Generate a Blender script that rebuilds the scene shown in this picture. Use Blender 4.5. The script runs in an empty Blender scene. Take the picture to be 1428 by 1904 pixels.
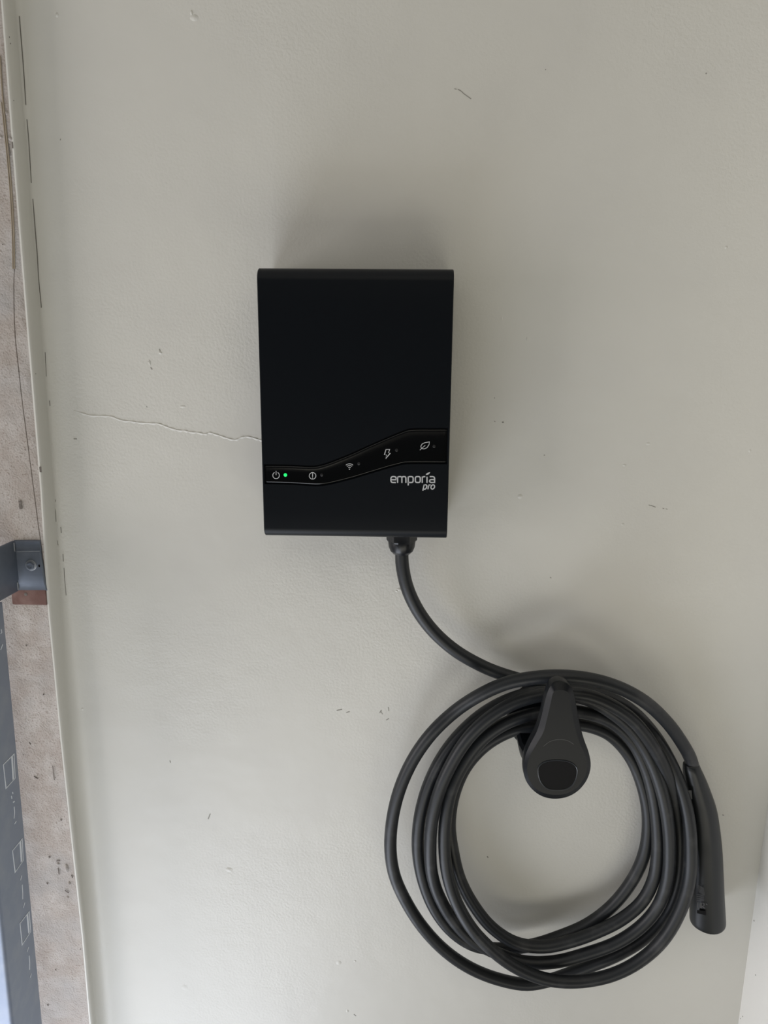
import bpy, bmesh, math, random
from mathutils import Vector, Matrix
random.seed(4)
scene = bpy.context.scene
COL = scene.collection

# ------------------------------------------------------------------ camera
W, H, FPX = 1428.0, 1904.0, 1430.0
TILT, YAW, ROLL = math.radians(13.0), 0.0277, 0.0080
CAM = Vector((0.0, -0.945, 1.45))
F = Vector((-math.sin(YAW)*math.cos(TILT), math.cos(YAW)*math.cos(TILT), -math.sin(TILT)))
R0 = Vector((math.cos(YAW), math.sin(YAW), 0)); U0 = R0.cross(F)
RR = R0*math.cos(ROLL) + U0*math.sin(ROLL)
UU = U0*math.cos(ROLL) - R0*math.sin(ROLL)
cd = bpy.data.cameras.new('camera'); cam = bpy.data.objects.new('camera', cd); COL.objects.link(cam)
cd.sensor_fit = 'VERTICAL'; cd.sensor_height = 24.0; cd.lens = 24.0*FPX/H
cd.clip_start = 0.02
cam.matrix_world = Matrix(((RR.x, UU.x, -F.x, CAM.x), (RR.y, UU.y, -F.y, CAM.y), (RR.z, UU.z, -F.z, CAM.z), (0, 0, 0, 1)))
scene.camera = cam

# ------------------------------------------------------------------ world, lights, exposure
world = bpy.data.worlds.new('world'); scene.world = world; world.use_nodes = True
bg = world.node_tree.nodes['Background']
bg.inputs['Color'].default_value = (1.0, 0.97, 0.87, 1); bg.inputs['Strength'].default_value = 0.05

def area(name, loc, rot, sx, sy, power, color):
    d = bpy.data.lights.new(name, 'AREA'); d.shape = 'RECTANGLE'; d.size = sx; d.size_y = sy
    d.energy = power; d.color = color
    o = bpy.data.objects.new(name, d); COL.objects.link(o); o.location = loc; o.rotation_euler = rot
    return o
# sunlit floor inside the open door, which lies just left of the frame, throwing light back up the wall
area('sunlit_floor_bounce', (-0.62, -0.72, 0.03), (math.pi, 0, 0), 0.86, 1.1, 15.6, (0.84, 0.89, 1.0))
# daylight entering through the open doorway at the left, reaching across the room
area('doorway_daylight', (-2.2, -1.0, 0.9), (0, -math.pi/2, 0), 1.4, 1.5, 26.5, (1.0, 0.955, 0.955))
# added warm fill, no lamp known there: one overhead, one low at the floor
area('ceiling_fill', (0.5, -1.9, 2.38), (0, 0, 0), 1.6, 1.6, 4.5, (1.0, 0.93, 0.74))
area('floor_fill', (0.3, -1.7, 0.03), (math.pi, 0, 0), 1.6, 1.2, 13.5, (1.0, 0.96, 0.83))

vs = scene.view_settings
vs.view_transform = 'Standard'; vs.look = 'None'; vs.gamma = 1.0; vs.use_curve_mapping = False
vs.exposure = 0.0

# ------------------------------------------------------------------ helpers
def ray(px, py):
    return (F + RR*((px - W/2)/FPX) + UU*((H/2 - py)/FPX))
def at(px, py, depth=0.0):            # point at a distance in front of the main wall (plane y = 0)
    r = ray(px, py); t = (-depth - CAM.y)/r.y
    return CAM + r*t
def atx(px, py, x):                   # point on a plane x = const (the side walls)
    r = ray(px, py); t = (x - CAM.x)/r.x
    return CAM + r*t

def mat(name, color, rough=0.5, metal=0.0, spec=0.5, bump=None, mottled=None, coat=0.0, emit=None, patchy=False):
    m = bpy.data.materials.new(name); m.use_nodes = True
    nt = m.node_tree; b = nt.nodes['Principled BSDF']
    b.inputs['Base Color'].default_value = (*color, 1); b.inputs['Roughness'].default_value = rough
    b.inputs['Metallic'].default_value = metal; b.inputs['Specular IOR Level'].default_value = spec
    b.inputs['Coat Weight'].default_value = coat; b.inputs['Coat Roughness'].default_value = 0.08
    tc = nt.nodes.new('ShaderNodeTexCoord')
    if emit:
        b.inputs['Emission Color'].default_value = (*emit[0], 1); b.inputs['Emission Strength'].default_value = emit[1]
    if mottled:                        # list of (scale, detail, lo, hi, colour) blended over the base
        prev = None
        for (sc, det, lo, hi, c2) in mottled:
            n = nt.nodes.new('ShaderNodeTexNoise'); n.inputs['Scale'].default_value = sc; n.inputs['Detail'].default_value = det
            nt.links.new(tc.outputs['Object'], n.inputs['Vector'])
            mr = nt.nodes.new('ShaderNodeMapRange'); mr.inputs['From Min'].default_value = lo; mr.inputs['From Max'].default_value = hi
            nt.links.new(n.outputs['Fac'], mr.inputs['Value'])
            mx = nt.nodes.new('ShaderNodeMix'); mx.data_type = 'RGBA'
            nt.links.new(mr.outputs['Result'], mx.inputs[0])
            if prev: nt.links.new(prev, mx.inputs[6])
            else: mx.inputs[6].default_value = (*color, 1)
            mx.inputs[7].default_value = (*c2, 1)
            prev = mx.outputs[2]
        nt.links.new(prev, b.inputs['Base Color'])
    if bump:                           # list of (scale, detail, strength, distance)
        prev = None
        for (sc, det, st, dist) in bump:
            n = nt.nodes.new('ShaderNodeTexNoise'); n.inputs['Scale'].default_value = sc; n.inputs['Detail'].default_value = det
            nt.links.new(tc.outputs['Object'], n.inputs['Vector'])
            bp = nt.nodes.new('ShaderNodeBump'); bp.inputs['Strength'].default_value = st; bp.inputs['Distance'].default_value = dist
            nt.links.new(n.outputs['Fac'], bp.inputs['Height'])
            if patchy and sc > 100:    # roller stipple is stronger in some patches than in others
                pn = nt.nodes.new('ShaderNodeTexNoise'); pn.inputs['Scale'].default_value = 3.2; pn.inputs['Detail'].default_value = 2
                nt.links.new(tc.outputs['Object'], pn.inputs['Vector'])
                pm = nt.nodes.new('ShaderNodeMapRange'); pm.inputs['From Min'].default_value = 0.42; pm.inputs['From Max'].default_value = 0.62
                pm.inputs['To Min'].default_value = 0.12*st; pm.inputs['To Max'].default_value = st
                nt.links.new(pn.outputs['Fac'], pm.inputs['Value']); nt.links.new(pm.outputs['Result'], bp.inputs['Strength'])
            if prev: nt.links.new(prev, bp.inputs['Normal'])
            prev = bp.outputs['Normal']
        nt.links.new(prev, b.inputs['Normal'])
    return m

M = {}
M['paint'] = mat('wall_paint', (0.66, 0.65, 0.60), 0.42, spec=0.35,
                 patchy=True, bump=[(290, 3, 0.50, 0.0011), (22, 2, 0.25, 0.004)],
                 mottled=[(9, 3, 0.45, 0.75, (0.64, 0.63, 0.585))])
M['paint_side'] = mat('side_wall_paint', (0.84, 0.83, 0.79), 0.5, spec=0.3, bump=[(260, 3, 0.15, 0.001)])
M['trim'] = mat('trim_paint', (0.66, 0.65, 0.60), 0.4, bump=[(90, 3, 0.2, 0.002)])
M['concrete'] = mat('rough_plaster', (0.42, 0.375, 0.34), 0.95, spec=0.15,
                    bump=[(420, 4, 0.7, 0.0015), (70, 5, 0.6, 0.003)],
                    mottled=[(45, 6, 0.40, 0.66, (0.50, 0.465, 0.435)), (420, 3, 0.55, 0.72, (0.30, 0.25, 0.22)), (14, 3, 0.5, 0.75, (0.42, 0.40, 0.385))])
M['crack'] = mat('dark_crack', (0.15, 0.14, 0.12), 0.9)
M['pit'] = mat('pit_shadow', (0.16, 0.14, 0.125), 0.95)
M['crackpale'] = mat('faint_crack', (0.30, 0.29, 0.26), 0.9)
M['cord'] = mat('dried_bead', (0.33, 0.275, 0.20), 0.7)
M['housing'] = mat('black_housing', (0.0020, 0.0034, 0.0055), 0.40, spec=0.20, bump=[(900, 2, 0.05, 0.0003)])
M['gloss'] = mat('gloss_black', (0.0012, 0.0016, 0.0022), 0.12, spec=0.5)
M['gland'] = mat('nylon_black', (0.0065, 0.0075, 0.010), 0.3, spec=0.4)
M['cable'] = mat('cable_rubber', (0.013, 0.0150, 0.0175), 0.42, spec=0.42,
                 bump=[(500, 2, 0.1, 0.0004)],
                 mottled=[(30, 5, 0.55, 0.80, (0.05, 0.051, 0.054))])
M['connector'] = mat('connector_plastic', (0.0095, 0.0115, 0.013), 0.36, spec=0.42)
M['holster'] = mat('holster_plastic', (0.0034, 0.0048, 0.0072), 0.36, spec=0.26)
M['edge'] = mat('paler_plastic_edge', (0.03, 0.034, 0.038), 0.3, spec=0.5)  # paler than the holster plastic, for the socket rim and seam
M['socket'] = mat('socket_dark', (0.003, 0.003, 0.004), 0.5, spec=0.15)
M['print'] = mat('white_print', (0.52, 0.53, 0.54), 0.6)
M['printgrey'] = mat('grey_print', (0.10, 0.10, 0.105), 0.7)
M['led_off'] = mat('led_off', (0.010, 0.011, 0.013), 0.4)
M['led_on'] = mat('led_green', (0.0, 0.5, 0.1), 0.3, emit=((0.02, 0.75, 0.16), 1.0))
M['bolt'] = mat('bolt_steel', (0.34, 0.36, 0.39), 0.35, metal=0.5)
M['zincdull'] = mat('dull_galvanised_steel', (0.15, 0.175, 0.22), 0.45, metal=0.45, spec=0.5, mottled=[(45, 4, 0.45, 0.7, (0.18, 0.205, 0.25))])
M['zinc'] = mat('galvanised_steel', (0.235, 0.27, 0.34), 0.42, metal=0.45, spec=0.5,
                bump=[(60, 3, 0.15, 0.001)], mottled=[(45, 4, 0.45, 0.7, (0.27, 0.30, 0.36))])
M['zincbright'] = mat('bright_zinc', (0.74, 0.78, 0.84), 0.35, metal=0.1)
M['wood'] = mat('red_brown_wood', (0.17, 0.098, 0.085), 0.85, spec=0.2, mottled=[(60, 5, 0.45, 0.7, (0.24, 0.155, 0.135))], bump=[(120, 4, 0.4, 0.001)])
M['floor'] = mat('concrete_floor', (0.34, 0.33, 0.31), 0.8, mottled=[(6, 5, 0.4, 0.7, (0.27, 0.265, 0.25))])
M['drive'] = mat('driveway_concrete', (0.45, 0.44, 0.42), 0.9, mottled=[(7, 5, 0.4, 0.7, (0.38, 0.37, 0.35))])

def link(name, me, material, parent=None, smooth=True, sharp=35, **props):
    if material: me.materials.append(material)
    if smooth:
        for p in me.polygons: p.use_smooth = True
        try: me.set_sharp_from_angle(angle=math.radians(sharp))
        except Exception: pass
    o = bpy.data.objects.new(name, me); COL.objects.link(o)
    if parent:
        o.parent = parent
        o.matrix_parent_inverse = Matrix.Translation(-parent.location)
    for k, v in props.items(): o[k] = v
    return o
def mesh(name, verts, faces):
    me = bpy.data.meshes.new(name); me.from_pydata([tuple(v) for v in verts], [], faces); me.update()
    bm = bmesh.new(); bm.from_mesh(me); bmesh.ops.recalc_face_normals(bm, faces=bm.faces); bm.to_mesh(me); bm.free()
    return me
def thing(name, label, cat, loc):
    o = bpy.data.objects.new(name, None); COL.objects.link(o); o.location = loc; o.empty_display_size = 0.05
    o['label'] = label; o['category'] = cat
    return o
def box(name, lo, hi, material, parent=None, bevel=0.0, **props):
    bm = bmesh.new(); bmesh.ops.create_cube(bm, size=1.0)
    for v in bm.verts:
        v.co = Vector([lo[i] + (v.co[i] + 0.5)*(hi[i]-lo[i]) for i in range(3)])
    if bevel: bmesh.ops.bevel(bm, geom=bm.edges[:], offset=bevel, segments=2, affect='EDGES')
    me = bpy.data.meshes.new(name); bm.to_mesh(me); bm.free()
    return link(name, me, material, parent, **props)
def loft(rings, cap=True, closed=True):
    vs_, fs = [], []
    n = len(rings[0])
    for r in rings: vs_ += [Vector(p) for p in r]
    for i in range(len(rings)-1):
        for j in range(n if closed else n-1):
            k = (j+1) % n
            fs.append((i*n+j, i*n+k, (i+1)*n+k, (i+1)*n+j))
    if cap:
        fs.append(tuple(range(n))); fs.append(tuple((len(rings)-1)*n + j for j in range(n)))
    return vs_, fs
def merge(parts):
    V, Fs = [], []
    for v, f in parts:
        b = len(V); V += v; Fs += [tuple(i+b for i in q) for q in f]
    return V, Fs
def crom(pts, n=10, closed=False):       # centripetal-ish Catmull-Rom of vectors
    P = [Vector(p) for p in pts]; out = []
    N = len(P)
    rng = range(N) if closed else range(N-1)
    for i in rng:
        if closed: p0, p1, p2, p3 = P[(i-1) % N], P[i], P[(i+1) % N], P[(i+2) % N]
        else:
            p1, p2 = P[i], P[i+1]
            p0 = P[i-1] if i > 0 else p1*2-p2
            p3 = P[i+2] if i+2 < N else p2*2-p1
        a = 0.5
        t0 = 0; t1 = t0 + max((p1-p0).length, 1e-6)**a; t2 = t1 + max((p2-p1).length, 1e-6)**a; t3 = t2 + max((p3-p2).length, 1e-6)**a
        for k in range(n):
            t = t1 + (t2-t1)*k/n
            A1 = p0*((t1-t)/(t1-t0)) + p1*((t-t0)/(t1-t0)); A2 = p1*((t2-t)/(t2-t1)) + p2*((t-t1)/(t2-t1)); A3 = p2*((t3-t)/(t3-t2)) + p3*((t-t2)/(t3-t2))
            B1 = A1*((t2-t)/(t2-t0)) + A2*((t-t0)/(t2-t0)); B2 = A2*((t3-t)/(t3-t1)) + A3*((t-t1)/(t3-t1))
            out.append(B1*((t2-t)/(t2-t1)) + B2*((t-t1)/(t2-t1)))
    if not closed: out.append(P[-1])
    return out
def sweep(path, rad, sides=16, cap=True):   # rad: number or list
    n = len(path); rings = []
    T = [(path[min(i+1, n-1)] - path[max(i-1, 0)]).normalized() for i in range(n)]
    N = Vector((0, -1, 0)); N = (N - T[0]*N.dot(T[0])).normalized()
    for i in range(n):
        N = (N - T[i]*N.dot(T[i])).normalized(); B = T[i].cross(N)
        r = rad[i] if isinstance(rad, (list, tuple)) else rad
        rings.append([path[i] + (N*math.cos(2*math.pi*j/sides) + B*math.sin(2*math.pi*j/sides))*r for j in range(sides)])
    return loft(rings, cap)
def ribbon(pts, w, nrm, h, closed=False):  # flat stroke standing h proud along nrm
    P = [Vector(p) for p in pts]; n = len(P); rings = []
    for i in range(n):
        a = P[(i-1) % n] if (closed or i > 0) else P[i]; c = P[(i+1) % n] if (closed or i < n-1) else P[i]
        t = (c-a).normalized(); s = nrm.cross(t).normalized()
        t1 = (P[i]-a).normalized() if (P[i]-a).length > 1e-9 else t
        k = 1.0/max(0.6, abs(t.dot(t1)))
        rings.append([P[i]-s*w/2*k, P[i]+s*w/2*k, P[i]+s*w/2*k+nrm*h, P[i]-s*w/2*k+nrm*h])
    if closed: rings.append(rings[0])
    return loft(rings, not closed)
def disc(c, r, nrm, h, n=20):
    nrm = nrm.normalized(); a = nrm.orthogonal().normalized(); b = nrm.cross(a)
    return loft([[c + (a*math.cos(2*math.pi*i/n)+b*math.sin(2*math.pi*i/n))*rr + nrm*hh for i in range(n)]
                 for rr, hh in ((r, 0), (r, h*0.7), (r*0.85, h))])
def lerp_table(tab, x):
    if x <= tab[0][0]: 
        (a, b), (c, d) = tab[0], tab[1]
    elif x >= tab[-1][0]:
        (a, b), (c, d) = tab[-2], tab[-1]
    else:
        for (a, b), (c, d) in zip(tab, tab[1:]):
            if a <= x <= c: break
    return b + (d-b)*(x-a)/(c-a)
OUT = Vector((0, -1, 0))

# ------------------------------------------------------------------ the setting
XC = at(103, 900).x                        # corner with the door wall
XR = at(1393, 1752).x                      # corner with the side wall on the right
ZT = 2.45
# corner line, painted-edge line and crack line followed down the wall
cornerP = [(32, 0), (56, 300), (80, 600), (103, 900), (126, 1200), (150, 1500), (172, 1720), (190, 1904)]
edgeP = [(7, 0), (30, 300), (54, 600), (79, 900), (93, 1130), (117, 1380), (141, 1604), (157, 1750), (170, 1904)]
concP = [(-1, 0), (24, 300), (50, 600), (76, 900), (90, 1130), (114, 1380), (136, 1604), (148, 1760), (159, 1904)]
crackP = [(12, 200), (20, 330), (27, 480), (25, 540), (27, 620), (40, 740), (61, 900), (70, 970), (88, 1097)]
DJ = 0.034                                 # the rough jamb stands this far proud of the painted wall
def tabz(P, d): return sorted([(q.z, q.x) for q in (at(p[0], p[1], d) for p in P)], key=lambda t: t[0])
corner_x = tabz(cornerP, 0.0)
edge_x = tabz(edgeP, DJ)
crack_x = tabz(crackP, DJ)
def cl(tab, z): return lerp_table(tab, min(max(z, tab[0][0]), tab[-1][0]))

# main wall: one sheet with a softly rounded inner corner, 0.12 m thick
rows = [0, 0.3, 0.5] + [0.62 + i*0.02 for i in range(76)] + [2.2, ZT]
def corner_fix(z):                        # the plastered corner wanders by a few millimetres
    return cl(corner_x, z)
rings = []
COVE = 0.012
for z in rows:
    xc = corner_fix(z)
    cv = 0.006 + 0.012*max(0.0, min(1.0, (1.25-z)/0.35))
    r = [(XR+2.0, 0, z)]
    for k in range(13): r.append((XR + (xc+cv-XR)*k/12, 0, z))
    for k in range(1, 6):
        a = math.pi/2*k/5
        r.append((xc+cv-cv*math.sin(a), -cv+cv*math.cos(a), z))
    r += [(xc-0.004, -cv, z), (xc-0.02, -cv, z), (xc-0.02, 0.12, z), (XR+2.0, 0.12, z)]
    rings.append(r)
wall = link('wall_back', mesh('wall_back', *loft(rings)), M['paint'], kind='structure')

# painted edge of the jamb, facing right, and the rough plastered face beyond it
def cove(z): return 0.006 + 0.012*max(0.0, min(1.0, (1.25-z)/0.35))
rings = []
for z in rows:
    xc = cl(corner_x, z); xe = cl(edge_x, z); yi = -cove(z)*0.98
    rings.append([(xc-0.02, yi, z), (xc, yi, z), (xc*0.5+xe*0.5, (yi-DJ)/2, z), (xe+0.0004, -DJ+0.0022, z), (xe-0.0003, -DJ+0.0004, z), (xe-0.0012, -DJ-0.0003, z), (xe-0.0032, -DJ-0.0002, z), (xe-0.0034, -DJ+0.004, z)])
link('trim_1', mesh('trim_1', *loft(rings)), M['trim'], kind='structure')
rings = []
fold = at(30, 1052, DJ)
XJ = fold.x - 0.045                        # the door opening begins here
random.seed(7)
for i, z in enumerate(rows):
    xe = cl(edge_x, z)-0.0026; xk = min(cl(crack_x, z), xe-0.002)
    on = at(27, 480, DJ).z > z > at(88, 1110, DJ).z
    g = 0.0035 if on else 0.0003
    w = lambda: random.uniform(-0.0005, 0.0005)
    rings.append([(xe-0.001, 0.0, z), (xe, -DJ+0.001, z), (xe-0.0005, -DJ+0.0006, z), (xe*0.5+xk*0.5, -DJ+0.0004+w(), z), (xk+0.0007, -DJ+0.0003, z), (xk, -DJ+g, z), (xk-0.0007, -DJ+0.0006, z)] +
                 [(xk-0.0007+(XJ+0.004-xk)*k/6, -DJ+0.0006+w(), z) for k in range(1, 7)] + [(XJ, -DJ+0.005, z), (XJ, 0.12, z), (xe-0.001, 0.12, z)])
left = link('wall_left', mesh('wall_left', *loft(rings)), M['concrete'], kind='structure')
pp = [at(a, b, DJ) for a, b in ((0, 105), (4, 170), (10, 230), (17, 300), (22, 360), (26, 440), (27, 500))]
cp = crom(pp, 6)
link('filler_bead', mesh('filler_bead', *merge([sweep(cp, 0.0009, 8), sweep([p+Vector((-0.0020, 0, 0)) for p in cp[8:]], 0.0006, 8)])), M['cord'], left, kind='stuff')
def lump(c, nrm, r, h, stretch=1.0, up=Vector((0, 0, 1))):
    nrm = nrm.normalized(); b = up.normalized(); a = b.cross(nrm).normalized(); n = 14; rr = []
    for q in (0, 0.3, 0.6, 0.85, 1.0):
        hh = h*math.cos(q*math.pi/2)
        rr.append([c + (a*math.cos(2*math.pi*i/n)*r + b*math.sin(2*math.pi*i/n)*r*stretch)*max(q, 0.02) + nrm*(hh) for i in range(n)])
    return loft(rr)
PX = Vector((1, 0, 0))
for a, b, r, h, st in ((13, 210, .0020, .002, 1.5), (20, 258, .003, .0025, 1), (2, 255, .002, .002, 1), (108, 1606, .0030, .0022, 1), (124, 1614, .0032, .003, 2.4), (129, 1642, .0020, .0025, 1.6), (38, 935, .0030, .0015, 1.4), (126, 1668, .0022, .0015, 1)):
    link('plaster_lump', mesh('plaster_lump', *lump(at(a, b, DJ-0.0008), OUT, r, h, st)), M['concrete'], left)
def pit(a, b, c, d, w_):
    P = [at(a, b, DJ), at((a*1.3+c*0.7)/2+0.4, (b+d)/2, DJ), at(c, d, DJ)]
    return ribbon(P, w_, OUT, 0.0006)
holes = [pit(*q) for q in ((37, 931, 39, 946, .0034), (15, 268, 18, 288, .0018), (23, 264, 24, 276, .0012), (48, 1199, 50, 1201, .0012), (80, 1291, 82, 1292, .0014), (63, 1443, 71, 1448, .0009),
          (98, 1424, 101, 1450, .0006), (91, 1592, 93, 1595, .0016), (121, 1655, 128, 1660, .0010), (87, 1641, 89, 1644, .0013), (46, 836, 47, 837, .0008), (88, 1867, 90, 1870, .0010), (103, 1802, 104, 1804, .0011),
          (133, 1627, 135, 1632, .0012), (105, 1601, 112, 1600, .0010), (108, 1614, 110, 1626, .0010), (5, 454, 4.5, 455, .0008), (54, 1380, 57, 1384, .0007), (43, 1403, 44, 1404, .001), (113, 1523, 114, 1526, .0014))]
link('pit', mesh('pit', *merge(holes)), M['pit'], left, kind='stuff')
def on_trim(a, b):                         # where the sight line meets the painted edge face
    best = None
    for k in range(80):
        d = (DJ+0.002)*k/79; q = at(a, b, d); xc = cl(corner_x, q.z); xe = cl(edge_x, q.z)
        if q.x >= xc + (xe-xc)*min(1, d/DJ): return q + PX*0.0002
    return at(a, b, DJ)
dots = [disc(on_trim(a, b), r, PX, 0.0003, 8) for a, b, r in ((17, 69, .0007), (19, 81, .0007), (25, 187, .0006), (66, 695, .0007), (149, 1765, .0009))]
tr = bpy.data.objects['trim_1']
link('pinhole', mesh('pinhole', *merge(dots)), M['crack'], tr, kind='stuff')
link('gouge', mesh('gouge', *ribbon([at(75, 868, DJ), at(76, 878, DJ)], .0022, OUT, 0.0008)), M['pit'], tr)

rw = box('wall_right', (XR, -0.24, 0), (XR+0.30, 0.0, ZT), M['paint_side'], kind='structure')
box('floor', (-3.2, -3.2, -0.1), (XR+2.0, 0.12, 0.0), M['floor'], kind='structure')
box('ceiling', (-3.2, -3.2, ZT), (XR+2.0, 0.12, ZT+0.1), M['paint_side'], kind='structure')
box('driveway', (-3.2, 0.121, -0.1), (XJ-0.0, 3.0, 0.0), M['drive'], kind='structure')

# ------------------------------------------------------------------ marks, cracks and nibs on the paint
def wpts(L, d=0.0): return [at(a, b, d) for a, b in L]
def c2(L): return [(120+x/3.758, 700+y/3.76) for x, y in L]
main = c2([(60, 238), (120, 255), (180, 272), (260, 275), (330, 280), (370, 296), (410, 308), (470, 314), (520, 322), (600, 326), (660, 330), (700, 345), (740, 360), (800, 376), (840, 378), (880, 388), (940, 393), (985, 402), (1010, 392), (1050, 402), (1100, 418), (1150, 435), (1200, 441), (1235, 425), (1280, 420), (1330, 432), (1370, 444), (1420, 452)])
def ridge(L, w0, h):
    P = wpts(L); n = len(P); rings = []
    for i, p in enumerate(P):
        f = min(1.0, i/4.0 + 0.15, (n-1-i)/3.0 + 0.5); f *= (0.8+0.35*math.sin(i*2.1))
        t = (P[min(i+1, n-1)]-P[max(i-1, 0)]).normalized(); s = OUT.cross(t).normalized()
        if s.z < 0: s = -s
        rings.append([p - s*w0*1.6*f + OUT*-0.0002, p - s*w0*0.3*f + OUT*h*f, p + s*w0*0.25*f + OUT*h*f*0.9, p + s*w0*0.5*f + OUT*-0.0002])
    return loft(rings)
link('crack', mesh('crack', *ridge([tuple(q) for q in [(p.x, p.y) for p in crom([Vector((a, b, 0)) for a, b in main], 3)]], 0.0015, 0.0009)), M['paint'], wall)
strokes_dark = [
    ([(845, 165), (849, 166)], .0008), ([(851, 166), (855, 168), (858, 170), (862, 174), (869, 179), (876, 184)], .0009),
    ([(1206, 939), (1211, 940), (1219, 943)], .0009), ([(1232, 945), (1235, 946)], .0008), ([(1238, 946), (1241, 947)], .0008),
    ([(626, 1321), (631, 1320), (636, 1319)], .0013), ([(644, 1325), (650, 1323)], .0011), ([(706, 1326), (709, 1320)], .0012), ([(708, 1322), (711, 1328)], .0008),
    ([(722, 1315), (723, 1322)], .0010), ([(718, 1339), (723, 1336)], .0010), ([(391, 1513), (387, 1523)], .0013), ([(137, 816), (143, 816)], .0014),
    ([(1012, 845.5), (1012.6, 847)], .0016), ([(919, 783), (921, 784)], .0009), ([(933, 785), (936, 785)], .0009), ([(906, 1592), (907.5, 1595)], .0016), ([(934, 785), (937, 785)], .0009),
    ([(1023, 1073), (1025, 1075)], .0011), ([(1312, 136), (1314, 137)], .0014), ([(1014, 129), (1015, 130)], .0009), ([(316, 1414), (317, 1418)], .0012), ([(1343, 1515), (1346, 1516)], .0013),
    ([(296, 649), (298, 653)], .0014), ([(276, 671), (279, 677)], .0013), ([(280, 683), (283, 687)], .0013), ([(503, 741), (504, 745)], .0008), ([(196, 1787), (197, 1790)], .0011), ([(658, 1886), (662, 1889)], .0012), ([(113, 258), (112, 261)], .0008),
    ([(272, 756), (274, 757)], .0009), ([(919, 739), (920, 741)], .0009), ([(966, 921), (969, 925)], .0012)]
link('scuff_mark', mesh('scuff_mark', *merge([ribbon(wpts(L), w_, OUT, 0.0002) for L, w_ in strokes_dark])), M['crackpale'], wall, kind='stuff')
pale = [([(723, 1367), (731, 1362), (739, 1358)], .0009), ([(860, 168), (866, 171)], .0008), ([(1288, 954), (1300, 957)], .0008), ([(1317, 1040), (1317, 1060)], .0006)]
def corner_pts(L):  # on the rounded corner, a hair proud of it
    out = []
    for a, b in L:
        q = at(a, b, 0.003); out.append(q + OUT*0.0)
    return out
lines = [[(36, 30), (40, 80), (44, 130), (48, 195)], [(50, 222), (54, 270), (58, 340)], [(61, 370), (65, 420), (69, 470), (72, 520), (77, 572)], [(84, 655), (86, 700)], [(92, 745), (93, 755)],
         [(99, 928), (103, 930), (100, 938), (103, 950), (104, 970)], [(113, 980), (114, 991)], [(106, 1005), (108, 1014)], [(117, 1030), (118, 1044)], [(119, 1056), (120, 1075), (121, 1086), (123, 1107)], [(150, 776), (160, 771)][:0]]
parts = []
for L in lines:
    if not L: continue
    P = []
    for a, b in L:
        q = at(a, b, 0.0008); xc = corner_fix(q.z)
        if q.x < xc + 0.006:
            # walk outward along the ray until it is clear of the fillet
            for k in range(1, 40):
                q = at(a, b, 0.0008 + 0.0004*k); cv = 0.006 + 0.012*max(0.0, min(1.0, (1.25-q.z)/0.35)); u = q.x - corner_fix(q.z)
                s = cv - math.sqrt(max(0, cv*cv-(cv-max(0, min(u, cv)))**2))
                if -q.y > s: break
        P.append(q)
    parts.append(sweep(crom(P, 3), 0.0005 if L[0][1] < 600 else 0.00035, 6))
link('corner_crack', mesh('corner_crack', *merge(parts)), M['crack'], wall)
nibs = [(106, 28, .002, .0011, 1.3), (361, 33, .005, .0012, .7), (356, 24, .0015, .0012, 2.0), (298, 656, .0022, .0010, .8), (278, 674, .0012, .0012, 3.0), (967, 923, .0034, .0010, .9), (426, 1617, .0055, .0008, .7),
        (153, 1318, .0022, .0010, 1.3), (742, 1096, .003, .0008, .8), (738, 1099, .002, .0008, .8), (1158, 975, .0022, .0007, .8), (1350, 460, .0018, .0008, 1), (1205, 825, .0028, .0007, .7), (1161, 865, .0024, .0008, .7), (340, 756, .004, .0006, .5),
        (1394, 838, .002, .0008, 1), (630, 1790, .004, .0006, 1), (343, 1836, .005, .0005, 1), (646, 1880, .002, .0008, 1.4), (933, 592, .001, .0007, 2.5), (980, 630, .001, .0007, 2.5), (660, 1787, .002, .0006, 1)]
for a, b, r, h, s in nibs:
    link('paint_nib', mesh('paint_nib', *lump(at(a, b), OUT, r, h, s)), M['paint'], wall)
dots = [disc(atx(a, b, XR-0.0001), r, Vector((-1, 0, 0)), 0.0003, 8) for a, b, r in ((1405, 1813, .0009), (1402, 1712, .0011), (1381, 1890, .0009), (1377, 1894, .0007))]
link('speck', mesh('speck', *merge(dots)), M['crackpale'], rw)

# ------------------------------------------------------------------ galvanised track, bracket, wood packer
tk = thing('door_track', 'blue-grey galvanised steel door track running down the left edge below the bracket', 'track', (fold.x, -DJ-0.03, 0.04))
TX = fold.x + 0.001
zlo, zhi = 0.04, atx(3, 1120, TX).z
e1, e2 = atx(5, 1130, TX), atx(78, 1904, TX)
ya = (e1.y+e2.y)/2
yb = atx(26, 1904, TX).y - (e2.y - ya)
th = 0.0018
def prof():
    o = [(TX, ya), (TX, yb)]
    rc = 0.006
    for k in range(1, 9):
        a = math.pi/2*k/8; o.append((TX - rc + rc*math.cos(a), yb - rc*math.sin(a)))
    o.append((TX-rc-0.022, yb-rc))
    return o
pf = prof(); 
inner = []
for i, (x, y) in enumerate(pf):
    a = pf[max(i-1, 0)]; c = pf[min(i+1, len(pf)-1)]; dx, dy = c[0]-a[0], c[1]-a[1]; l = math.hypot(dx, dy)
    inner.append((x - (-dy/l)*-th*-1, y - (dx/l)*-th*-1))
loop = pf + inner[::-1]
def tz(k): return zlo + (zhi-zlo)*k/12
trk = link('channel', mesh('channel', *loft([[(x, y + (e1.y-ya)*((tz(k)-e2.z)/(e1.z-e2.z)-0.5)*2*0 + (e2.y + (e1.y-e2.y)*(tz(k)-e2.z)/(e1.z-e2.z) - ya), tz(k)) for x, y in loop] for k in range(13)])), M['zinc'], tk)
mk = []
X2 = TX + 0.0001
def q3(L): return [atx(a, b, X2) for a, b in L]
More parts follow.
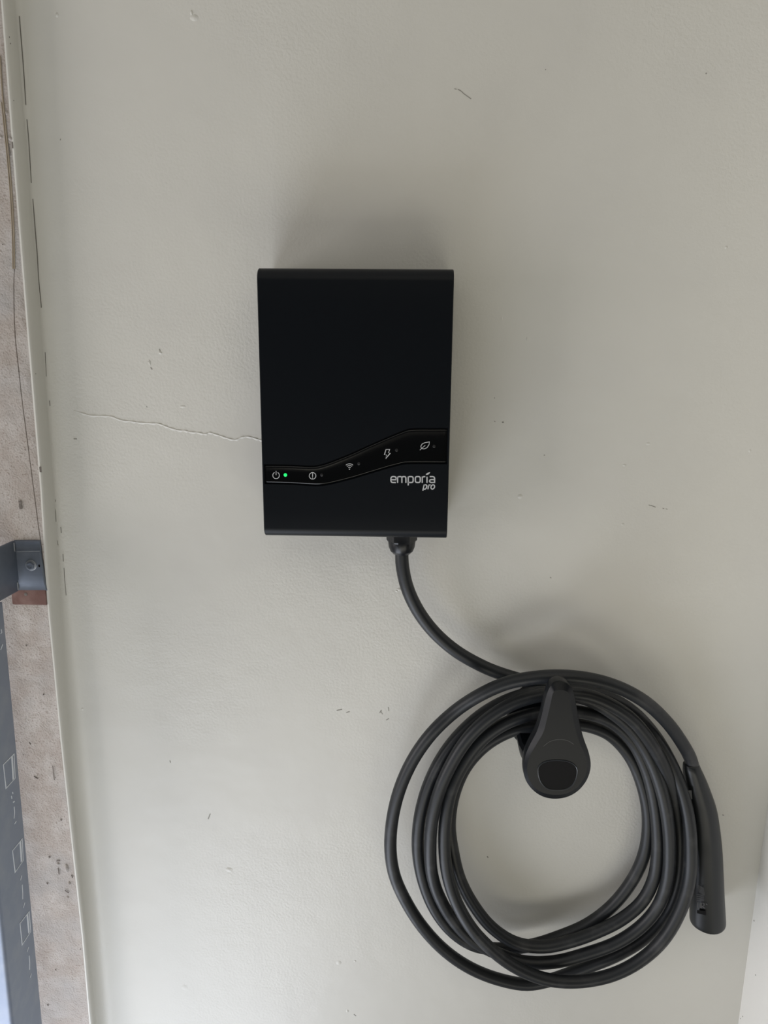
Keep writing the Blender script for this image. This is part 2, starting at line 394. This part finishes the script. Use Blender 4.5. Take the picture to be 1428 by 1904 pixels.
for para in ([(6, 1422), (26, 1402), (28, 1447), (11, 1466)], [(23, 1582), (41, 1560), (43, 1600), (28, 1622)], [(37, 1717), (54, 1695), (57, 1732), (41, 1757)]):
    P = q3(para)
    mk.append(link('slot_outline', mesh('slot_outline', *ribbon(P, 0.0013, PX, 0.0003, True)), M['zincbright'], tk))
    a, b, c, d = para
    L = [((b[0]*0.85+a[0]*0.15)-1, b[1]+5), ((c[0]*0.85+d[0]*0.15)-1, c[1]+2)]
    link('slot_edge', mesh('slot_edge', *ribbon(q3(L), 0.0035, PX, 0.0004)), M['zincbright'], tk)
dash = [[(23, 1473), (24, 1476)], [(21, 1480), (22, 1485)], [(24, 1492), (27, 1490)], [(26, 1500), (27, 1510), (26, 1522)], [(27, 1532), (30, 1527)],
        [(38, 1637), (40, 1628)], [(41, 1645), (42, 1660), (42, 1672)], [(43, 1688), (46, 1678)], [(50, 1770), (53, 1761)], [(54, 1777), (55, 1790), (55, 1803)], [(56, 1818), (58, 1810)], [(2, 1170), (3, 1176), (1, 1178)], [(1, 1208), (5, 1198)]]
for L in dash: link('track_marking', mesh('track_marking', *ribbon(q3(L), 0.0015, PX, 0.0003)), M['zincbright'], tk)

br = thing('track_bracket', 'bent grey galvanised bracket bolted to the rough jamb at the left edge', 'bracket', at(55, 1050, DJ))
FL = [(1005, 25, 74, 0.0), (1007, 25, 74, .0020), (1022, 27, 76, .0020), (1027, 27, 76, .0042), (1060, 30, 81, .0042), (1083, 32, 84, .0040), (1089, 33, 85, .0022), (1097, 34, 86.5, .0022), (1099, 34, 87, 0.0)]
rings = []
for y, xl, xr, h in FL:
    p = at(xl, y, DJ+0.002); q = at(xr, y, DJ+0.002)
    hl = h+0.0008 if h else 0.0
    rings.append([(p.x-0.0005, -DJ+0.0004, p.z), (p.x, -DJ-hl, p.z), (p.x+0.002, -DJ-h, p.z), (q.x-0.0008, -DJ-h, q.z), (q.x, -DJ-h*0.5, q.z), (q.x, -DJ+0.0004, q.z)])
link('flange', mesh('flange', *loft(rings)), M['zincdull'], br)
ft, fb = at(25.5, 1005.5, DJ+0.003), at(34, 1098.5, DJ+0.003)
rings = []
for k in range(5):
    o = Vector((-0.0015, -0.018, 0))*k
    rr = [ft.lerp(fb, t) + o for t in (0, 0.03, 0.18, 0.24, 0.76, 0.82, 0.97, 1)]
    off = (0, .0008, .0008, .0026, .0026, .0008, .0008, 0)
    rings.append([p+PX*f for p, f in zip(rr, off)] + [p-PX*0.002 for p in rr[::-1]])
link('arm', mesh('arm', *loft(rings)), M['zincdull'], br)
pf_ = [ft.lerp(fb, t)+Vector((0.0008, -0.0016, 0)) for t in (0.03, 0.25, 0.5, 0.72)]
link('fold_highlight', mesh('fold_highlight', *sweep(pf_, 0.0009, 8)), M['bolt'], br)  # paler rods stand in for the highlight along the fold
pf_ = [ft.lerp(fb, t)+Vector((0.0008, -0.0016, 0)) for t in (0.82, 0.97)]
link('fold_highlight', mesh('fold_highlight', *sweep(pf_, 0.0009, 8)), M['bolt'], br)
bc = at(58, 1051, DJ+0.0042)
bolt = link('bolt', mesh('bolt', *disc(bc, 0.0070, OUT, 0.0012, 24)), M['bolt'], br)
hexr = [[bc + Vector((math.cos(math.pi/3*i+0.3)*r, -h, math.sin(math.pi/3*i+0.3)*r)) for i in range(6)] for r, h in ((.0050, .001), (.0050, .0036), (.0044, .0044), (.0030, .0044), (.0024, .0036))]
link('bolt_head', mesh('bolt_head', *loft(hexr)), M['zincdull'], bolt)
link('ridge', mesh('ridge', *ribbon([at(31, 1026, DJ+.0043), at(74, 1025, DJ+.0041)], 0.0007, OUT, 0.0003)), M['bolt'], br)  # pale ribbon paints the highlight on the embossed step
link('slot', mesh('slot', *lump(at(73, 1052, DJ+0.0040), OUT, 0.0024, 0.0003, 1.5)), M['socket'], br)

wa, wb_ = at(23, 1124, DJ+0.002), at(84, 1094, DJ+0.002)
wb = thing('wood_packer', 'small reddish-brown wood block packed behind the galvanised bracket on the jamb', 'wood block', (wa.x, -DJ, wa.z))
box('block', (wa.x, -DJ-0.0019, wa.z), (wb_.x, -DJ+0.003, wb_.z), M['wood'], wb, bevel=0.0005)
link('screw_hole', mesh('screw_hole', *disc(at(48, 1105, DJ+0.0019), 0.0022, OUT, 0.0004, 12)), M['pit'], wb)

# ------------------------------------------------------------------ EV charger
DF = 0.095                                  # how far the front stands off the wall
tl, tr_, br_, bl = at(477, 497, DF), at(845, 499, DF), at(831, 1005, DF), at(491, 998, DF)
X0, X1 = (tl.x+bl.x)/2, (tr_.x+br_.x)/2
Z1, Z0 = (tl.z+tr_.z)/2, (br_.z+bl.z)/2
ch = thing('ev_charger', 'black wall-mounted electric car charger box with a curved glossy light strip', 'charger', ((X0+X1)/2, 0, Z0))
def c1(L): return [(470+x/3.758, 770+y/3.758) for x, y in L]
topC = [(X0-0.01, at(487, 864.5, DF).z)] + [(p.x, p.z) for p in (at(a, b, DF) for a, b in c1([(70, 354), (250, 356), (430, 362), (475, 354), (520, 341), (610, 307), (700, 270), (800, 224), (900, 180), (980, 146), (1050, 118), (1085, 106), (1130, 101), (1250, 100), (1370, 100)]))]
botC = [(X0-0.01, at(488, 899, DF).z)] + [(p.x, p.z) for p in (at(a, b, DF) for a, b in c1([(75, 485), (250, 489), (440, 500), (490, 498), (540, 490), (620, 471), (700, 450), (790, 423), (880, 396), (950, 375), (1020, 357), (1060, 348), (1110, 346), (1250, 346), (1370, 347)]))]
def smooth_tab(tab):
    P = crom([Vector((a, b, 0)) for a, b in tab], 6); return [(p.x, p.y) for p in P]
topC, botC = smooth_tab(topC), smooth_tab(botC)
RT, RB = 0.013, 0.011
xs = [X0, X0+0.0008, X0+0.0022, X0+0.0026] + [X0+0.0026+(X1-X0-0.0052)*k/70 for k in range(1, 70)] + [X1-0.0026, X1-0.0022, X1-0.0008, X1]
rings = []
for i, x in enumerate(xs):
    n = len(xs)
    e = 0.0008 if i in (0, n-1) else 0.0
    deep = 0.0024 if 3 <= i <= n-4 else 0.0
    zt, zb = lerp_table(topC, x), lerp_table(botC, x)
    r = [(x, -0.002, Z0+e), ]
    r.append((x, -(DF-RB), Z0+e))
    for k in range(1, 9):
        a = math.pi/2*k/8; r.append((x, -(DF-RB+(RB-e)*math.sin(a)), Z0+e+(RB)*(1-math.cos(a))))
    r += [(x, -(DF-e), Z0+0.03), (x, -(DF-e), zb-0.0006), (x, -(DF-e-deep), zb), (x, -(DF-e-deep), (zt+zb)/2), (x, -(DF-e-deep), zt), (x, -(DF-e), zt+0.0006), (x, -(DF-e), Z1-0.05)]
    for k in range(0, 9):
        a = math.pi/2*k/8; r.append((x, -(DF-RT+(RT-e)*math.cos(a)), Z1-RT+(RT-e)*math.sin(a)))
    r += [(x, -0.002, Z1-e)]
    rings.append(r)
hs = link('housing', mesh('housing', *loft(rings)), M['housing'], ch)
# glossy strip lying in the channel, with a chamfered rim
rings = []
xs2 = [X0+0.0032+(X1-X0-0.0064)*k/80 for k in range(81)]
for i, x in enumerate(xs2):
    zt, zb = lerp_table(topC, x)-0.0011, lerp_table(botC, x)+0.0011
    e = 0.0009 if i in (0, 80) else 0.0
    y0, y1 = DF-0.0026, DF-0.0001-e
    c = 0.0016
    prof_ = [(y0, zb)] + [(y1-0.0012*(1-math.sin(t)), zb+c*(1-math.cos(t))) for t in (0, .3, .6, .9, 1.2, math.pi/2)] + [(y1-0.0006, zb+c*2.0)]
    prof_ += [(y1-0.0006, zt-c*2.0)] + [(y1-0.0012*(1-math.sin(t)), zt-c*(1-math.cos(t))) for t in (math.pi/2, 1.2, .9, .6, .3, 0)] + [(y0, zt)]
    rings.append([(x, -y, z) for y, z in prof_])
sp = link('light_strip', mesh('light_strip', *loft(rings)), M['gloss'], ch, label='glossy black curved indicator strip across the charger')
DP = DF - 0.00065
def cpt(L, sx=3.758, ox=470, oy=770, d=DP): return [at(ox+x/sx, oy+y/sx, d) for x, y in L]
mpp = (DF*0 + 0.945-DP)/FPX                # metres per pixel at the strip
def arc(cx, cy, r, a0, a1, n=16): return [(cx+r*math.cos(math.radians(a0+(a1-a0)*i/n)), cy-r*math.sin(math.radians(a0+(a1-a0)*i/n))) for i in range(n+1)]
iw = 1.25*mpp; ih = 0.00012
icons = {
 'power_icon': [ribbon(cpt(arc(163, 428, 23, 62, -242, 28)), iw, OUT, ih), ribbon(cpt([(163, 397), (163, 426)]), iw, OUT, ih)],
 'alert_icon': [ribbon(cpt(arc(418, 431, 23, 0, 345, 24)), iw, OUT, ih, True), ribbon(cpt([(418, 413), (418, 438)]), iw*1.1, OUT, ih), ribbon(cpt([(418, 443), (418, 449)]), iw*1.1, OUT, ih)],
 'wireless_icon': [ribbon(cpt(arc(676, 384, r, 48, 132, 10)), iw*0.95, OUT, ih) for r in (13, 25, 37)] + [disc(cpt([(676, 385)])[0], 1.1*mpp, OUT, ih, 12)],
 'bolt_icon': [ribbon(cpt([(931, 247), (957, 247), (947, 272), (961, 272), (928, 312), (935, 284), (920, 284)]), iw, OUT, ih, True)],
 'leaf_icon': [ribbon(cpt([(1178, 240), (1174, 224), (1184, 208), (1204, 199), (1235, 194), (1231, 214), (1218, 234), (1198, 243)]), iw, OUT, ih, True), ribbon(cpt([(1168, 251), (1182, 238), (1205, 218)]), iw*0.8, OUT, ih)],
}
for nm, g in icons.items(): link(nm, mesh(nm, *merge(g)), M['print'], sp, smooth=False)
for k, (a, b) in enumerate([(228, 425), (482, 425), (741, 346), (1005, 252), (1267, 225)]):
    o = link('indicator_light', mesh('indicator_light', *disc(cpt([(a, b)])[0], (3.3 if k == 0 else 2.8)*mpp, OUT, 0.0004, 16)), M['led_on'] if k == 0 else M['led_off'], sp)
    if k == 0: o['label'] = 'lit green indicator light'
# wordmark
def cw(L): return [at(710+x/12.98, 870+y/12.98, DF+0.00001) for x, y in L]
def rrect(x0, y0, x1, y1, r, n=5):
    o = []
    for cx, cy, a0 in ((x1-r, y0+r, 0), (x0+r, y0+r, 90), (x0+r, y1-r, 180), (x1-r, y1-r, 270)):
        o += arc(cx, cy, r, a0, a0+90, n)
    return o
sw = 2.35*(0.945-DF)/FPX
L_ = [
 ([(232, 285), (342, 285), (342, 246), (330, 220), (300, 209), (258, 210), (230, 224), (219, 250), (219, 315), (232, 342), (258, 352), (337, 352)], False),
 ([(380, 208), (380, 362)], False), ([(380, 232), (408, 211), (458, 210), (478, 222), (484, 245), (484, 362)], False), ([(484, 235), (508, 211), (552, 210), (572, 222), (580, 245), (580, 362)], False),
 ([(637, 208), (637, 422)], False), ([(637, 226), (662, 210), (722, 210), (746, 222), (755, 248), (755, 318), (744, 343), (720, 352), (637, 352)], False),
 (rrect(808, 210, 926, 352, 38), True),
 ([(975, 208), (975, 362)], False), ([(975, 240), (1000, 214), (1048, 210)], False),
 ([(1090, 212), (1090, 362)], False),
 ([(1155, 210), (1228, 210), (1258, 220), (1272, 246), (1272, 352), (1185, 352), (1160, 340), (1152, 318), (1162, 292), (1190, 281), (1270, 281)], False)]
g = [ribbon(cw(P), sw, OUT, 0.0001, c) for P, c in L_]
lf = cw([(1060, 162), (1075, 138), (1105, 118), (1165, 103), (1148, 138), (1115, 162), (1080, 170)])
g.append(loft([lf, [p+OUT*0.0001 for p in lf]]))
link('wordmark', mesh('wordmark', *merge(g)), M['print'], ch, smooth=False, label='pale grey lowercase lettering')
def ell(cx, cy, rx, ry, sh): return [(cx+rx*math.cos(t*math.pi/10)-sh*(ry*math.sin(t*math.pi/10)), cy+ry*math.sin(t*math.pi/10)) for t in range(20)]
g = [ribbon(cw(P), sw*0.92, OUT, 0.0001, c) for P, c in [
 ([(1020, 402), (989, 552)], False), ([(1014, 428), (1036, 408), (1068, 408), (1084, 428), (1082, 462), (1066, 498), (1042, 513), (1000, 511)], False),
 ([(1134, 402), (1112, 516)], False), ([(1128, 432), (1148, 411), (1176, 408)], False), (ell(1228, 459, 43, 52, 0.18), True)]]
link('lettering', mesh('lettering', *merge(g)), M['print'], ch, smooth=False, label='small pale grey italic lettering')
# cable gland under the box
GD = 0.048
gc = at(747, 1012, GD); gz = Z0
def ring_at(c, r, z, n=24, hexa=False):
    o = []
    for i in range(n):
        a = 2*math.pi*i/n; rr = r
        if hexa: rr = r*math.cos(math.pi/6)/math.cos((a % (math.pi/3))-math.pi/6)
        o.append((c.x+rr*math.cos(a), c.y+rr*math.sin(a), z))
    return o
zg = at(747, 1029, GD).z
rg = 30*(0.945-GD)/FPX
rgs = [ring_at(gc, rg, gz+0.001), ring_at(gc, rg, gz-0.003)]
zs = gz-0.004
rgs += [ring_at(gc, rg*1.0, zs, 24, True), ring_at(gc, rg*0.98, zs-(zs-zg)*0.35, 24, True), ring_at(gc, rg*0.88, zs-(zs-zg)*0.42), ring_at(gc, rg*0.84, zs-(zs-zg)*0.68), ring_at(gc, rg*0.74, zs-(zs-zg)*0.86), ring_at(gc, rg*0.55, zg), ring_at(gc, rg*0.3, zg+0.001)]
link('cable_gland', mesh('cable_gland', *loft(rgs)), M['gland'], ch, sharp=22)

# ------------------------------------------------------------------ the holster the cable hangs on
HD = 0.125
hc = at(1034, 1430, HD)
ho = thing('cable_holster', 'black plastic wall holster with upright arm holding the coiled cable', 'cable holder', (hc.x-0.0, 0, hc.z))
def hp(px, py, d): return at(px, py, d)
out = [(1034, 1485), (1056, 1481), (1076, 1469), (1092, 1448), (1098.5, 1424), (1095, 1400), (1086, 1375), (1079, 1350), (1074, 1325), (1069, 1298), (1064, 1281), (1055, 1270), (1040, 1266), (1027, 1270), (1019, 1282), (1012, 1305), (1005, 1335), (997, 1360), (984, 1385), (976, 1405), (972.5, 1428), (978, 1452), (993, 1471), (1012, 1482)]
base = crom([hp(a, b, HD-0.006) for a, b in out], 4, True)
def shrink(P, k, d):         # inset an outline in its own plane
    n = len(P); o = []
    for i in range(n):
        t = (P[(i+1) % n]-P[i-1]).normalized(); s = Vector((t.z, 0, -t.x))
        o.append(P[i] + s*k)
    return [Vector((p.x, -d, p.z)) for p in o]
cen = sum(base, Vector())/len(base)
t0 = shrink(base, 0.002, HD)
sgn = 1 if sum((p-cen).length for p in t0) < sum((p-cen).length for p in base) else -1
inn = [(1034, 1478), (1055, 1475), (1073, 1464), (1087, 1446), (1092, 1424), (1088, 1403), (1078, 1382), (1069, 1352), (1064, 1327), (1060, 1302), (1057.5, 1289), (1051, 1284.5), (1041, 1283), (1032, 1284.5), (1028, 1290), (1024, 1307), (1017, 1337), (1010, 1362), (997, 1385), (985, 1407), (980, 1429), (984, 1449), (996, 1466), (1013, 1475)]
face = crom([hp(a, b, HD) for a, b in inn], 4, True)
mid = [p.lerp(q, 0.06) for p, q in zip(base, face)]
rings = [shrink(base, sgn*k, d) for k, d in ((0.0035, HD-0.024), (0.0010, HD-0.021), (0, HD-0.015), (0, HD-0.0065))]
rings += [[Vector((p.x, -(HD-0.0050), p.z)) for p in mid], [Vector((p.x, -(HD-0.0005), p.z)) for p in [p.lerp(q, 0.92) for p, q in zip(base, face)]], [Vector((p.x, -HD, p.z)) for p in face]]
# front face continues as a dished cap
fr = rings[-1]; fc = Vector((hc.x, -HD, hc.z))
vs_, fs = loft(rings, cap=False)
n = len(fr); b0 = (len(rings)-1)*n
fs.append(tuple(b0+i for i in range(n))); fs.append(tuple(range(n)))
link('front_plate', mesh('front_plate', vs_, fs), M['holster'], ho, sharp=14)
sock = [(1010, 1417), (1036, 1412.5), (1062, 1417), (1073, 1427), (1073.5, 1441), (1066, 1459), (1052, 1468), (1036, 1470), (1018, 1467), (1006, 1456), (1000, 1440), (1000.5, 1426)]
sp_ = crom([hp(a, b, HD) for a, b in sock], 4, True)
sg = 1
t1 = shrink(sp_, 0.002, HD); c_ = sum(sp_, Vector())/len(sp_)
sg = 1 if sum((p-c_).length for p in t1) < sum((p-c_).length for p in sp_) else -1
vs2, fs2 = loft([shrink(sp_, sg*k, d) for k, d in ((-0.0002, HD-0.001), (0, HD+0.0008), (0.0006, HD+0.0010), (0.0012, HD+0.0006), (0.0014, HD-0.0002))], cap=False)
rim = link('socket_rim', mesh('socket_rim', vs2, fs2), M['edge'], ho)
ins = shrink(sp_, sg*0.0013, HD+0.0001)
link('socket', mesh('socket', *loft([ins, [p+OUT*0.0001 for p in ins]])), M['socket'], ho, label='dark rounded plug socket')
# faint seam where the arm meets the round socket housing
sm = crom([hp(a, b, HD+0.00005) for a, b in ((1010, 1388), (1022, 1379), (1038, 1375), (1055, 1377), (1067, 1384))], 4)
link('seam', mesh('seam', *ribbon(sm, 0.0005, OUT, 0.0001)), M['edge'], ho)
# lower half-round neck out of the wall, cradle for the cable
RH = 0.0345
def neck(d, r, cz):
    o = [(hc.x + r*math.cos(math.pi+math.pi*k/24), -d, hc.z + 0.006 + cz + r*math.sin(math.pi+math.pi*k/24)) for k in range(25)]
    return o + [(hc.x + r*0.9, -d, hc.z+0.010+cz), (hc.x-r*0.9, -d, hc.z+0.010+cz)]
link('neck', mesh('neck', *loft([neck(0.004, 0.023, -0.026), neck(0.050, 0.024, -0.024), neck(0.057, RH, -0.002), neck(0.060, RH+0.003, 0), neck(0.082, RH+0.0035, 0), neck(HD-0.026, RH+0.001, 0.001), neck(HD-0.021, RH-0.001, 0.002)])), M['holster'], ho)
wp = [(hc.x+0.042*math.cos(2*math.pi*k/32), hc.z+0.004+0.048*math.sin(2*math.pi*k/32)) for k in range(32)]
link('wall_plate', mesh('wall_plate', *loft([[(x, 0, z) for x, z in wp], [(x, -0.004, z) for x, z in wp], [((x-hc.x)*0.95+hc.x, -0.006, (z-hc.z)*0.95+hc.z) for x, z in wp]])), M['holster'], ho)

# ------------------------------------------------------------------ charging cable: one continuous run, clockwise round the holster
RC = 0.0083
def k2(L): return [(707+x/1.981, 1209+y/1.981, d) for x, y, d in L]
run = [(747, 1019, .048), (748, 1050, .047), (757, 1092, .045), (777, 1135, .041), (808, 1176, .036), (850, 1212, .031), (900, 1240, .026)] + k2([
 (450, 88, .022), (510, 106, .018), (580, 126, .016),
 # first lap: outermost on the right, in front along the bottom, third strand on the left
 (670, 140, .016), (760, 150, .022), (850, 178, .029), (930, 226, .035), (1005, 306, .041), (1065, 405, .046), (1112, 520, .053), (1137, 630, .059), (1144, 740, .064), (1137, 850, .067), (1104, 960, .070), (1040, 1068, .072), (950, 1148, .073), (850, 1197, .073), (740, 1219, .073), (640, 1217, .073), (560, 1196, .073), (480, 1156, .074), (405, 1098, .075), (335, 1022, .074), (282, 930, .068), (250, 835, .062), (237, 740, .058), (239, 630, .056), (260, 520, .052), (300, 430, .047), (370, 335, .044), (460, 270, .044), (560, 236, .046),
 # second lap
 (660, 226, .048), (760, 232, .041), (850, 264, .036), (925, 332, .036), (975, 425, .038), (1005, 530, .041), (1020, 640, .043), (1022, 740, .046), (1008, 840, .047), (965, 925, .048), (890, 990, .049), (800, 1036, .049), (700, 1072, .049), (600, 1092, .049), (500, 1078, .047), (412, 1022, .044), (345, 940, .041), (295, 845, .039), (268, 740, .038), (256, 640, .037), (272, 530, .034), (315, 430, .029), (385, 352, .027), (470, 302, .027), (560, 280, .028),
 # third lap: innermost, crossing under at the bottom, second strand on the left
 (660, 272, .028), (760, 278, .025), (845, 312, .023), (915, 385, .023), (960, 480, .025), (985, 590, .028), (984, 690, .030), (962, 780, .031), (915, 868, .032), (845, 950, .032), (760, 1012, .031), (660, 1055, .029), (560, 1086, .027), (450, 1100, .030), (350, 1088, .040), (270, 1040, .044), (205, 960, .045), (160, 855, .046), (139, 740, .046), (145, 620, .046), (175, 505, .045), (228, 395, .044), (298, 305, .043), (385, 230, .042), (480, 180, .042), (570, 158, .042),
 # fourth lap: the strand with the highlight on the right, broad front strand on the left
 (660, 160, .044), (760, 180, .047), (850, 228, .048), (930, 298, .048), (990, 392, .050), (1032, 500, .055), (1058, 620, .058), (1066, 740, .058), (1057, 850, .058), (1022, 945, .057), (960, 1018, .056), (870, 1078, .055), (760, 1118, .053), (640, 1148, .051), (530, 1148, .051), (425, 1114, .052), (335, 1063, .054), (262, 985, .055), (212, 895, .057), (190, 820, .059), (184, 740, .060), (190, 635, .060), (214, 530, .060), (256, 430, .060), (320, 328, .060), (400, 250, .060), (490, 196, .060), (580, 168, .060),
 # fifth lap: dips under the bundle and comes out as the big outer loop
 (665, 160, .060), (760, 166, .062), (850, 202, .063), (930, 258, .061), (1000, 346, .058), (1055, 456, .053), (1086, 570, .047), (1101, 660, .043), (1104, 750, .043), (1096, 850, .044), (1060, 955, .045), (985, 1050, .046), (880, 1118, .044), (770, 1164, .040), (700, 1190, .038), (630, 1214, .037), (540, 1230, .038), (440, 1213, .040), (335, 1172, .042), (240, 1108, .045), (158, 1022, .048), (95, 925, .050), (53, 830, .052), (38, 740, .053), (43, 635, .054), (69, 520, .055), (118, 408, .056), (188, 308, .058), (274, 226, .058), (370, 163, .067), (470, 120, .073), (570, 101, .076),
 # last pass over the top to the plug
 (670, 96, .078), (780, 108, .077), (880, 138, .073), (975, 190, .067), (1055, 264, .058), (1112, 342, .050), (1143, 400, .045), (1156, 450, .043)])
path = crom([at(a, b, d) for a, b, d in run], 5)
cb = thing('charging_cable', 'long black rubber charging cable coiled around the wall holster', 'cable', path[0])
link('cable_jacket', mesh('cable_jacket', *sweep(path, RC, 18)), M['cable'], cb)
# plug at the free end
CDp = 0.036
sec = [  # py, left px, right px, depth
 (1419, 1274, 1294, .044), (1420, 1271, 1299, .044), (1428, 1270, 1303, .044), (1445, 1271, 1311, .042), (1470, 1274, 1321, .040), (1500, 1278, 1331, .038), (1535, 1281, 1337, .037), (1575, 1282, 1341.5, .036), (1620, 1283, 1344, .036), (1665, 1283, 1346, .036), (1700, 1283, 1348, .036), (1712, 1283.5, 1348.5, .036), (1715.5, 1285, 1347.5, .036), (1717, 1288, 1345, .036)]
rings = []
sec_s = crom([Vector((q[1], q[0], q[2])) for q in sec], 4); sec_d = [lerp_table([(q[0], q[3]) for q in sec], v.y) for v in sec_s]
for (l, py, r), d in zip(sec_s, sec_d):
    a, b = at(l, py, d), at(r, py-(0), d); c = (a+b)/2; u = (b-a)/2; rad = u.length
    dep = min(rad*1.0, 0.0200)
    rings.append([c + u*math.cos(2*math.pi*k/28) + Vector((0, dep, 0))*math.sin(2*math.pi*k/28) for k in range(28)])
pl = link('plug', mesh('plug', *loft(rings)), M['connector'], cb, label='tapered black plug at the free end')
bp = [at(a, b, .0565) for a, b in ((1280, 1469), (1286, 1469), (1287.5, 1485), (1281, 1485))]
link('button', mesh('button', *loft([bp, [p+Vector((-.0006, -0.001, 0)) for p in bp]])), M['cable'], pl)
# worn print near the tip: fine lines, a recognition mark and a dark chip
pr = []
def onplug(px, py):
    l = lerp_table([(s[0], s[1]) for s in sec], py); r = lerp_table([(s[0], s[2]) for s in sec], py); d = lerp_table([(s[0], s[3]) for s in sec], py)
    a, b = at(l, py, d), at(r, py, d); rad = (b-a).length/2
    u = (px-(l+r)/2)/((r-l)/2); dd = d + 0.020*math.sqrt(max(0, 1-u*u)) + 0.0003
    u = 0
    q = at(px, py, dd)
    return q
for k in range(7): pr.append(ribbon([onplug(1296+k*0.4, 1645+k*2.1), onplug(1309+k*0.3, 1652+k*2.0)], 0.00045, OUT, 0.0001))
for k in range(4): pr.append(ribbon([onplug(1295, 1663+k*3.6), onplug(1309, 1664+k*3.6)], 0.0007, OUT, 0.0001))
pr.append(ribbon([onplug(1297, 1678), onplug(1297, 1687), onplug(1299, 1689), onplug(1302, 1688), onplug(1302, 1679)], 0.0009, OUT, 0.0001))
pr.append(ribbon([onplug(1304, 1689), onplug(1304, 1679), onplug(1309, 1680), onplug(1309, 1684), onplug(1305, 1685), onplug(1311, 1689)], 0.0009, OUT, 0.0001))
pr.append(ribbon([onplug(1313, 1680), onplug(1315, 1683)], 0.0009, OUT, 0.0001))
link('print', mesh('print', *merge(pr)), M['printgrey'], pl, smooth=False)
cq = [onplug(1296, 1692), onplug(1312, 1694), onplug(1313, 1702), onplug(1296, 1698)]
link('chip', mesh('chip', *loft([cq, [p+OUT*0.0001 for p in cq]])), M['socket'], pl)
